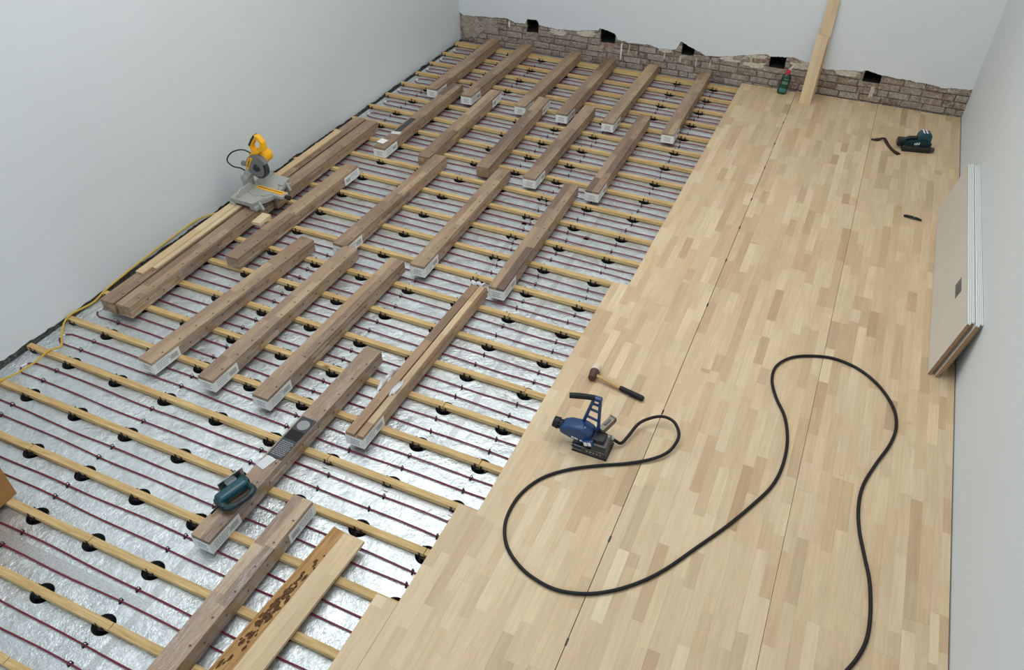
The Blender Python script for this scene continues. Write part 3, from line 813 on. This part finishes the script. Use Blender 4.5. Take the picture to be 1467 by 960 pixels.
# ------------------------------------------------------------------ mitre saw
def mitre_saw():
    # local frame: +x points away from the left wall (operator side), blade plane is xz, fence runs along y
    t = thing('mitre_saw', 'yellow and grey mitre saw standing on the packs by the left wall', 'saw', (-4.665, 4.80, ZB + NL * TB + .003), Rz(-2))
    b = B()
    b.prism([(-.16, -.25), (.10, -.25), (.15, -.12), (.17, -.05), (.17, .05), (.15, .12), (.10, .25), (-.16, .25)], .035, .07)
    for sy in (-1, 1):
        b.box(-.16, -.10, sy * .235 - .03, sy * .235 + .03, 0, .04, .006); b.box(.05, .13, sy * .215 - .03, sy * .215 + .03, 0, .04, .006)
        b.prism([(-.15, sy * .12), (-.15, sy * .26), (.11, sy * .26), (.14, sy * .12)], .068, .082)
        b.prism([(.09, .0), (.09, .07), (.13, .07), (.165, .0)], sy * .19 - .012, sy * .19 + .012, 'y')
    obj('base', b.mesh('base', 'cast_grey'), t)
    b = B(); b.cyl((0.02, 0, .065), (0.02, 0, .086), .135, seg=36); b.box(.02, .27, -.045, .045, .045, .082, .008)
    obj('turntable', b.mesh('turntable', 'cast_grey', True), t)
    o = obj('kerf_plate', B().box(-.05, .255, -.022, .022, .083, .090, .002, seg=1).mesh('kerf_plate', 'saw_yellow'), t)
    obj('kerf_slot', B().box(-.04, .245, -.004, .004, .0895, .0908).mesh('kerf_slot', 'void'), o)
    obj('mitre_knob', B().cyl((.255, 0, .06), (.315, 0, .055), .018, .022, 16).mesh('mitre_knob', 'black_plastic', True), t)
    for sy in (-1, 1):
        poly = [(sy * .035, .08), (sy * .25, .08), (sy * .25, .12), (sy * .19, .15), (sy * .06, .15), (sy * .035, .12)]
        obj('fence', B().prism(poly, -.075, -.060, 'x').mesh('fence', 'cast_grey'), t)
    b = B(); b.box(-.175, -.115, -.05, .05, .05, .16, .012); b.cyl((-.145, -.055, .165), (-.145, .055, .165), .032, seg=20)
    obj('pivot_post', b.mesh('pivot_post', 'cast_grey', True), t)
    # raised head: everything turned about the pivot
    piv = Vector((-.145, 0, .165)); rot = Matrix.Translation(piv) @ Matrix.Rotation(math.radians(-34), 4, 'Y') @ Matrix.Translation(-piv)
    h = thing('x', '', '', (0, 0, 0)); del h['label'], h['category']; h.name = 'saw_head'; h.parent = t; h.matrix_local = rot
    b = B(); b.prism([(-.15, .13), (-.15, .20), (-.02, .25), (.0, .19)], -.022, .022, 'y'); obj('arm', b.mesh('arm', 'cast_grey'), h)
    cx, cz, r = .075, .185, .118
    arcp = [(cx + r * math.cos(a), cz + r * math.sin(a)) for a in [math.radians(d) for d in range(-5, 196, 10)]]
    obj('blade_guard', B().prism(arcp, -.028, .022, 'y').mesh('blade_guard', 'guard_grey'), h)
    low = [(cx + (r - .012) * math.cos(a), cz + (r - .012) * math.sin(a)) for a in [math.radians(d) for d in range(175, 366, 10)]]
    obj('lower_guard', B().prism(low, -.022, .016, 'y').mesh('lower_guard', 'dark_steel'), h)
    obj('blade', B().cyl((cx, -.0305, cz), (cx, -.0285, cz), .085, seg=40).mesh('blade', 'guard_grey', True), h)
    obj('arbor_cap', B().cyl((cx, -.044, cz), (cx, -.030, cz), .03, .036, 18).mesh('arbor_cap', 'black_plastic', True), h)
    p = obj('brand_plate', B().prism([(-.040, .205), (-.034, .240), (.005, .270), (.065, .296), (.105, .270), (.04, .245)], -.0335, -.027, 'y').mesh('brand_plate', 'saw_yellow'), h)
    text('DEWALT', .025, 'void', p, (.028, -.0345, .256), (PI / 2, math.radians(-26), 0))
    b = B(); b.cyl((cx + .03, .02, cz + .055), (cx + .03, .145, cz + .055), .068, .060, 24); b.cyl((cx + .03, .145, cz + .055), (cx + .03, .165, cz + .055), .060, .04, 24)
    obj('motor_housing', b.mesh('motor_housing', 'saw_yellow', True), h)
    b = B(); b.box(cx - .03, cx + .10, .0, .06, cz + .09, cz + .14, .015); obj('gear_case', b.mesh('gear_case', 'saw_yellow', True), h)
    # D-shaped handle with a hand hole
    OUT = [(.097, .325), (.120, .385), (.19, .412), (.25, .428), (.282, .402), (.288, .335), (.25, .272), (.15, .282)]
    INN = [(.136, .335), (.148, .362), (.195, .380), (.235, .390), (.249, .380), (.252, .345), (.225, .320), (.17, .318)]
    b = B(); V = {}
    for nm, P_ in (('o', OUT), ('i', INN)):
        for sd, yy in (('a', .006), ('b', .056)): V[nm + sd] = [b.bm.verts.new((x_, yy, z_)) for x_, z_ in P_]
    for a in range(8):
        c = (a + 1) % 8
        b.bm.faces.new((V['oa'][a], V['oa'][c], V['ia'][c], V['ia'][a])); b.bm.faces.new((V['ob'][a], V['ib'][a], V['ib'][c], V['ob'][c]))
        b.bm.faces.new((V['oa'][a], V['ob'][a], V['ob'][c], V['oa'][c])); b.bm.faces.new((V['ia'][a], V['ia'][c], V['ib'][c], V['ib'][a]))
    o = obj('handle', b.mesh('handle', 'saw_yellow'), h); md = o.modifiers.new('bev', 'BEVEL'); md.width = .007; md.segments = 2
    o = obj('grip', B().prism([(.118, .386), (.188, .4145), (.250, .4315), (.254, .412), (.190, .394), (.126, .368)], .002, .060, 'y').mesh('grip', 'black_plastic'), h); md = o.modifiers.new('bev', 'BEVEL'); md.width = .005; md.segments = 2
    obj('dust_spout', B().cyl((-.02, 0, .24), (-.085, 0, .285), .022, .024, 16).mesh('dust_spout', 'guard_grey', True), h)
    cab = [(-.02, .02, .40), (-.10, -.02, .45), (-.20, -.06, .42), (-.26, -.08, .34), (-.24, -.05, .27), (-.18, -.02, .25), (-.15, 0, .22)]
    obj('power_cord', B().tube(catmull(cab, 6), .006, 8).mesh('power_cord', 'rubber', True), t)
    t.scale = (1, 1, 1)
    return t
mitre_saw()
# off-cuts next to the saw
def offcuts():
    rng = random.Random(71)
    me = stave_board('offcut', 'loose_beech', .16, .085, .03, rng, strips=1, lmin=.3, lmax=.4)
    obj('offcut', me, None, (-4.40, 4.36, ZB + NL * TB + .006 + .03), Rz(2), category='offcut', label='small pale offcut block lying beside the saw')
offcuts()

# ------------------------------------------------------------------ jigsaw lying on a pack
def jigsaw():
    t = thing('jigsaw', 'teal jigsaw lying on its side on a board pack', 'jigsaw', (-2.632, 1.948, ZB + NL * TB + .003), Rz(-16))
    # local: y = length (front is +y), x = towards the handle top, lying flat; the sole plate stands upright on the -x side
    b = B(); b.box(-.064, .012, -.115, .090, 0, .070, .024, seg=3); obj('motor_body', b.mesh('motor_body', 'tool_teal', True), t)
    b = B(); b.box(-.075, -.01, .05, .105, .004, .058, .012, seg=2); obj('gear_head', b.mesh('gear_head', 'tool_teal_dark', True), t)
    loop = [(.015, -.10, .032), (.055, -.098, .034), (.078, -.05, .036), (.078, .03, .036), (.058, .075, .034), (.02, .08, .032)]
    obj('handle', B().tube(catmull(loop, 6), .0205, 10).mesh('handle', 'tool_teal_dark', True), t)
    obj('grip', B().tube(catmull([(.082, -.055, .042), (.088, -.01, .043), (.080, .04, .042)], 6), .016, 10).mesh('grip', 'black_plastic', True), t)
    obj('nose_cap', B().box(-.05, .045, -.128, -.095, .006, .055, .014).mesh('nose_cap', 'tool_teal_dark', True), t)
    b = B(); b.box(-.094, -.088, -.055, .115, 0, .085, .002, seg=1); b.box(-.09, -.055, -.01, .06, .012, .05, .003, seg=1)
    obj('sole_plate', b.mesh('sole_plate', 'steel'), t)
    obj('blade', B().box(-.17, -.09, .072, .082, .034, .0355).mesh('blade', 'dark_steel'), t)
    obj('bright_trim', B().box(-.045, -.02, -.085, -.02, .0622, .0632).mesh('bright_trim', 'sticker_white'), t)
    obj('power_cord', B().tube(catmull([(.0, -.125, .03), (.005, -.155, .025), (.0, -.175, .012)], 5), .006, 8).mesh('power_cord', 'rubber', True), t)
jigsaw()

# ------------------------------------------------------------------ pneumatic floor nailer
def nailer():
    t = thing('floor_nailer', 'blue pneumatic floor nailer standing on the new floor', 'nailer', (-.88, 3.235, 0), Rz(0))
    b = B(); b.box(-.115, .105, -.075, .085, 0, .022, .004); b.box(-.06, .10, -.075, .07, .02, .055, .006); b.box(.0, .10, -.07, .05, .05, .11, .006)
    obj('foot', b.mesh('foot', 'dark_steel'), t)
    b = B(); b.box(-.135, -.06, -.05, .06, .006, .03, .004); b.cyl((-.12, -.05, .018), (-.12, .06, .018), .012, seg=14); obj('guide_shoe', b.mesh('guide_shoe', 'steel', True), t)
    obj('foot_pad', B().box(-.12, .11, -.078, .088, 0, .006).mesh('foot_pad', 'black_plastic'), t)
    # sloping cylinder housing
    b = B(); b.prism([(-.226, .098), (-.218, .150), (-.165, .178), (-.07, .192), (-.005, .165), (-.015, .085), (-.06, .066), (-.15, .072)], -.055, .045, 'y')
    o = obj('cylinder', b.mesh('cylinder', 'nailer_blue'), t); md = o.modifiers.new('bev', 'BEVEL'); md.width = .020; md.segments = 4
    for p_ in o.data.polygons: p_.use_smooth = True
    b = B(); b.cyl((-.215, -.005, .125), (-.240, -.005, .128), .034, .032, 20); b.cyl((-.238, -.005, .128), (-.275, -.005, .132), .040, .035, 20); obj('strike_cap', b.mesh('strike_cap', 'rubber', True), t)
    # lattice handle arm
    def bar(b, a, c, w): b.tube([a, c], w, 8)
    b = B(); z0 = .15
    A0, A1 = Vector((-.090, .025, .175)), Vector((.012, .025, .150)); T0, T1 = Vector((-.034, .025, .405)), Vector((.006, .025, .405))
    bar(b, A0, T0, .011); bar(b, A1, T1, .011); bar(b, T0, T1, .013)
    for f_ in (.0, .28, .58, .80): bar(b, A0.lerp(T0, f_), A1.lerp(T1, f_), .0085)
    b.box(-.046, .018, .008, .042, .395, .425, .010)
    obj('handle_arm', b.mesh('handle_arm', 'nailer_blue', True), t)
    obj('grip', B().tube([(-.030, .022, .415), (-.075, .010, .417), (-.125, -.004, .417), (-.178, -.020, .415)], [.017, .018, .019, .018], 14).mesh('grip', 'rubber', True), t)
    # valve block, magazine, sticker, fitting
    obj('valve_block', B().box(-.03, .075, -.05, .035, .075, .135, .008).mesh('valve_block', 'black_plastic', True), t)
    s = obj('side_cover', B().box(-.02, .05, -.078, -.048, .075, .125, .006).mesh('side_cover', 'nailer_blue', True), t); s.rotation_euler = (0, math.radians(-18), 0)
    st = B()
    st.box(-.012, .010, -.0800, -.0785, .09, .118).box(.014, .036, -.0800, -.0785, .09, .118)
    st_o = obj('warning_label', st.mesh('warning_label', 'sticker_white'), t); st_o.rotation_euler = (0, math.radians(-18), 0)
    mg = obj('magazine', B().box(-.02, .022, 0, .125, 0, .045, .003).mesh('magazine', 'hickory_metal'), t, (.025, .03, .115), (math.radians(6), 0, math.radians(-20)))
    obj('magazine_cap', B().box(-.022, .024, .120, .133, .012, .048, .002).mesh('magazine_cap', 'dark_steel'), mg)
    obj('pusher', B().box(-.008, .010, .04, .10, .044, .049, .002, seg=1).mesh('pusher', 'dark_steel'), mg)
    obj('air_fitting', B().cyl((.07, .03, .105), (.11, .045, .088), .014, .012, 14).mesh('air_fitting', 'steel', True), t)
    b = B()
    for i in range(5): b.cyl((-.02 + i * .022, -.0765, .035), (-.02 + i * .022, -.071, .035), .006, seg=10)
    obj('bolts', b.mesh('bolts', 'steel', True), t)
    # white brand lettering along the cylinder
    b = B()
    for i, (l, c_) in enumerate([(.010, 0), (.007, .014), (.009, .024), (.006, .036), (.012, .056), (.008, .072)]): b.box(-.135 + c_, -.135 + c_ + l, -.0562, -.0548, .092 - c_ * .15, .104 - c_ * .15)
    obj('white_marking', b.mesh('white_marking', 'sticker_white'), t, kind='stuff')
plain('hickory_metal', srgb(120, 114, 100), .4, .6)
nailer()
HOSE = [(-0.79, 3.28, 0.09), (-0.762, 3.303, 0.05), (-0.725, 3.317, 0.03), (-0.701, 3.383, 0.04), (-0.669, 3.502, 0.055), (-0.61, 3.578, 0.06), (-0.541, 3.623, 0.06), (-0.467, 3.608, 0.06), (-0.413, 3.537, 0.055), (-0.404, 3.466, 0.045), (-0.432, 3.369, 0.03), (-0.507, 3.282, 0.02), (-0.637, 3.192, 0.011), (-0.827, 3.082, 0.011), (-0.974, 2.979, 0.011), (-1.086, 2.857, 0.011), (-1.15, 2.705, 0.011), (-1.162, 2.56, 0.011), (-1.138, 2.437, 0.011), (-1.068, 2.324, 0.011), (-0.955, 2.242, 0.011), (-0.834, 2.201, 0.011), (-0.708, 2.193, 0.011), (-0.565, 2.235, 0.011), (-0.435, 2.316, 0.011), (-0.314, 2.431, 0.011), (-0.215, 2.561, 0.011), (-0.106, 2.747, 0.011), (0.023, 2.97, 0.011), (0.138, 3.201, 0.011), (0.215, 3.39, 0.011), (0.245, 3.584, 0.011), (0.236, 3.802, 0.011), (0.186, 4.002, 0.011), (0.104, 4.159, 0.011), (0.048, 4.322, 0.011), (0.05, 4.48, 0.011), (0.126, 4.611, 0.011), (0.251, 4.692, 0.011), (0.415, 4.734, 0.011), (0.587, 4.69, 0.011), (0.737, 4.563, 0.011), (0.839, 4.382, 0.011), (0.867, 4.207, 0.011), (0.841, 4.029, 0.011), (0.773, 3.822, 0.011), (0.717, 3.617, 0.011), (0.706, 3.44, 0.011), (0.727, 3.261, 0.011), (0.774, 3.079, 0.011), (0.812, 2.929, 0.011), (0.832, 2.735, 0.011), (0.828, 2.585, 0.011), (0.799, 2.47, 0.011), (0.758, 2.377, 0.011), (0.691, 2.248, 0.011), (0.58, 2.106, 0.011), (.40, 1.9, .011), (.30, 1.6, .011), (.35, 1.2, .011)]
obj('air_hose', B().tube(catmull(HOSE, 6), .0105, 10).mesh('air_hose', 'rubber', True), category='hose', label='long black air hose looping across the new floor')

# ------------------------------------------------------------------ mallet
def mallet():
    t = thing('mallet', 'wooden handled mallet with black grip lying on the floor', 'mallet', (-1.098, 3.86, 0), Rz(0))
    b = B(); b.cyl((0, -.062, .036), (-.002, .012, .036), .026, .034, 20); obj('head', b.mesh('head', 'bronze', True), t)
    b = B(); b.cyl((-.002, .012, .036), (-.003, .020, .036), .036, seg=20); b.cyl((-.003, .02, .036), (-.004, .062, .036), .0355, .034, 20); obj('rubber_face', b.mesh('rubber_face', 'mallet_face', True), t)
    b = B(); b.tube([(.0, -.018, .036), (.06, -.030, .033), (.13, -.044, .029), (.215, -.061, .024)], [.014, .013, .0155, .014], 12); obj('handle', b.mesh('handle', 'hickory', True), t)
    b = B(); b.tube([(.205, -.059, .024), (.22, -.062, .023), (.30, -.078, .0215), (.37, -.092, .021), (.385, -.095, .021)], [.015, .0185, .0195, .0205, .016], 14); obj('grip', b.mesh('grip', 'rubber', True), t)
mallet()

# ------------------------------------------------------------------ cordless nailer, pry bar and knife at the far right
def cordless():
    t = thing('cordless_nailer', 'dark teal cordless nailer lying near the right wall', 'nailer', (.755, 8.46, 0), Rz(12))
    b = B(); b.box(-.115, .165, -.075, -.005, 0, .06, .008); obj('magazine', b.mesh('magazine', 'black_plastic', True), t)
    b = B(); b.prism([(-.09, .03), (.16, .03), (.165, .085), (.10, .11), (-.03, .105), (-.10, .08)], -.03, .05, 'y'); obj('body', b.mesh('body', 'tool_teal_dark', True), t)
    b = B(); b.prism([(.02, .09), (.16, .08), (.155, .16), (.13, .185), (.05, .185), (.025, .15)], -.005, .085, 'y'); m_ = b.mesh('motor_head', 'tool_teal'); o = obj('motor_head', m_, t)
    md = o.modifiers.new('bev', 'BEVEL'); md.width = .012; md.segments = 3
    b = B(); b.box(-.16, -.085, -.02, .06, .025, .105, .012); obj('battery', b.mesh('battery', 'black_plastic', True), t)
    obj('battery_face', B().box(-.166, -.158, -.005, .045, .04, .088, .004, seg=1).mesh('battery_face', 'sticker'), t)
    b = B(); b.tube([(-.10, .02, .09), (-.05, .022, .115), (.02, .026, .12)], .019, 12); obj('handle', b.mesh('handle', 'black_plastic', True), t)
    b = B(); b.box(.06, .073, -.0062, .0845, .186, .1875).box(.09, .103, -.0062, .0845, .186, .1875); obj('white_stripes', b.mesh('white_stripes', 'sticker_white'), t)
    b = B()
    for x_, w_, z_ in ((.0, .010, .058), (.016, .014, .062), (.036, .012, .066)): b.box(x_, x_ + w_, -.0312, -.0302, z_, z_ + .024)
    obj('white_marking', b.mesh('white_marking', 'sticker_white'), t, kind='stuff')
    obj('nose', B().box(.16, .20, -.06, -.02, .008, .05, .005).mesh('nose', 'dark_steel', True), t)
    obj('bright_rail', B().box(-.08, .15, -.0765, -.0745, .047, .052).mesh('bright_rail', 'dark_steel'), t)
cordless()
def flatbar():
    path = [(0.393, 8.516), (0.44, 8.535), (0.487, 8.525), (0.52, 8.455), (.548, 8.39), (0.585, 8.325), (0.637, 8.265)]
    c = catmull([(x, y, .008) for x, y in path], 6); b = B(); up = Vector((0, 0, 1)); n = len(c); w = .018; rows_ = []
    for i, p in enumerate(c):
        d = (c[min(i + 1, n - 1)] - c[max(i - 1, 0)]).normalized(); s = d.cross(up).normalized()
        ww = w * (1.25 if i < 5 or i > n - 6 else .85); z = .006 + .022 * math.exp(-((i / n - .25) / .12) ** 2)
        rows_.append([b.bm.verts.new(Vector((p.x, p.y, z)) + s * a * ww + up * h) for a, h in ((-1, -.005), (1, -.005), (1, .006), (-1, .006))])
    for u, v_ in zip(rows_, rows_[1:]):
        for j in range(4): b.bm.faces.new((u[j], u[(j + 1) % 4], v_[(j + 1) % 4], v_[j]))
    b.bm.faces.new(rows_[0]); b.bm.faces.new(rows_[-1][::-1])
    t = thing('pry_bar', 'small dark curved pry bar beside the cordless nailer', 'pry bar', (0, 0, 0))
    obj('bar', b.mesh('bar', 'rust_dark'), t)
    b = B()
    for s in (-1, 1): b.box(.352, .400, 8.512 + s * .0105 - .006, 8.512 + s * .0105 + .006, .001, .010, .002, seg=1)
    obj('claw', b.mesh('claw', 'rust_dark'), t)
plain('rust_dark', srgb(52, 38, 26), .5, .5)
flatbar()
def knife():
    t = thing('folding_knife', 'black folding utility knife on the floor near the panels', 'knife', (.832, 7.006, 0), Rz(-8))
    L = .078
    b = B(); b.tube([(-L, 0, .011), (-L + .015, .001, .012), (-.02, .002, .013), (.03, .0, .013), (L - .012, -.002, .011), (L, -.003, .009)], [.007, .0125, .013, .0125, .010, .005], 12)
    obj('handle', b.mesh('handle', 'rubber', True), t)
    obj('liner', B().box(-.03, .055, -.0135, -.0115, .009, .0135, .001, seg=1).mesh('liner', 'dark_steel'), t)
    obj('pivot_screw', B().cyl((.01, -.004, .022), (.01, -.004, .0262), .004, seg=12).mesh('pivot_screw', 'steel', True), t)
knife()

# ------------------------------------------------------------------ glue bottle
def bottle():
    t = thing('glue_bottle', 'dark green glue bottle with red collar and clear spout by the brick wall', 'bottle', (-.722, 9.335, 0), (0, math.radians(6), math.radians(8)))
    k_ = .92
    obj('body', B().lathe([(.046, 0), (.054, .006), (.055, .06), (.052, .14), (.053, .19), (.044, .222), (.022, .240)], 28, .62).mesh('body', 'bottle_green', True), t, (0, 0, .0045))
    obj('collar', B().lathe([(.021, .238), (.023, .246), (.019, .285), (.012, .292)], 20).mesh('collar', 'cap_red', True), t)
    o = obj('spout', B().lathe([(.010, .0), (.016, .012), (.010, .07), (.004, .10)], 16).mesh('spout', 'clear_plastic', True), t, (0, 0, .285), (0, math.radians(32), 0))
    def band(z0, z1, w, nm, m_):
        b = B(); n = 10
        for j in range(n):
            a0 = -PI / 2 - w + 2 * w * j / n; a1 = -PI / 2 - w + 2 * w * (j + 1) / n; r = .0565
            b.quad((r * math.cos(a0), r * .62 * math.sin(a0) - .0006, z0), (r * math.cos(a1), r * .62 * math.sin(a1) - .0006, z0), (r * math.cos(a1), r * .62 * math.sin(a1) - .0006, z1), (r * math.cos(a0), r * .62 * math.sin(a0) - .0006, z1))
        o = obj(nm, b.mesh(nm, m_, normals=False), t); md = o.modifiers.new('thick', 'SOLIDIFY'); md.thickness = .0006
    band(.125, .158, .62, 'label_band', 'label_green'); band(.178, .19, .5, 'label_line', 'label_green'); band(.03, .075, .8, 'label_picture', 'label_teal')
plain('label_green', srgb(96, 130, 108), .5); plain('label_teal', srgb(56, 118, 112), .5, noise=.5, scale=90)
bottle()

# ------------------------------------------------------------------ boards leaning on the end wall
def leaning(label, x, y0, y1, z1, W, T, rng, dx=0.0):
    p0 = Vector((x, y0, 0)); p1 = Vector((x + dx, y1, z1)); L = (p1 - p0).length
    ang = math.atan2(z1, y1 - y0)
    me = stave_board('leaning_board', 'loose_beech', L, W, T, rng, lo=.1, hi=.8)
    o = obj('leaning_board', me, None, p0, (ang, 0, -math.atan2(dx, L)), category='board', label=label, group='boards leaning on the end wall')
    return o
rng = random.Random(15)
leaning('shorter pale board leaning on the end wall, standing in front', -.430, 9.150, 9.388, .70, .126, .022, rng, .012)
leaning('longer pale board leaning on the end wall, behind the shorter one', -.412, 9.300, 9.476, 1.06, .122, .022, rng, .012)

# ------------------------------------------------------------------ white panels leaning on the right wall
def panels():
    n = 4; T = .020; y0, y1 = 4.85, 7.25; hgt = .492
    lean = math.atan2(.087, .48)
    r = random.Random(12)
    names = ['front white panel with a grey sticker, leaning on the right wall', 'second white panel from the front of the leaning stack', 'third white panel from the front of the leaning stack', 'rearmost white panel of the stack, closest to the right wall']
    for i in range(n):
        x = 1.036 + i * (T + .0043); dy = [0.0, .03, -.012, .02][i]
        t = thing('white_panel', names[i], 'panel', (x, y0 + dy, .0004 + .0041), (0, lean, 0), 'white panels leaning on the right wall')
        L = y1 - y0; hh = hgt + [0, -.004, .006, .002][i]
        obj('core', B().box(.0012, T - .0012, 0, L, 0, hh - .003).mesh('core', 'chipboard'), t)
        obj('face', B().box(0, .0013, .001, L, .0, hh).mesh('face', 'panel_face'), t)
        obj('back', B().box(T - .0013, T, .001, L, .0, hh).mesh('back', 'panel_face'), t)
        b = B(); b.box(0, T * .36, .0, L, hh - .006, hh + .008, .0005, seg=1); b.box(T * .64, T, 0, L, hh - .006, hh + .008, .0005, seg=1); b.box(T * .3, T * .7, 0, L, hh - .006, hh - .001)
        obj('grooved_edge', b.mesh('grooved_edge', 'panel_white'), t)
        if i == 0:
            s = obj('sticker', B().box(-.0012, .0002, .50, .68, .335, .415).mesh('sticker', 'sticker'), t)
            b = B()
            for j in range(4): b.box(-.0017, -.001, .52, .62 + .01 * (j % 2), .35 + j * .015, .355 + j * .015)
            obj('sticker_print', b.mesh('sticker_print', 'print_dark'), s)
panels()
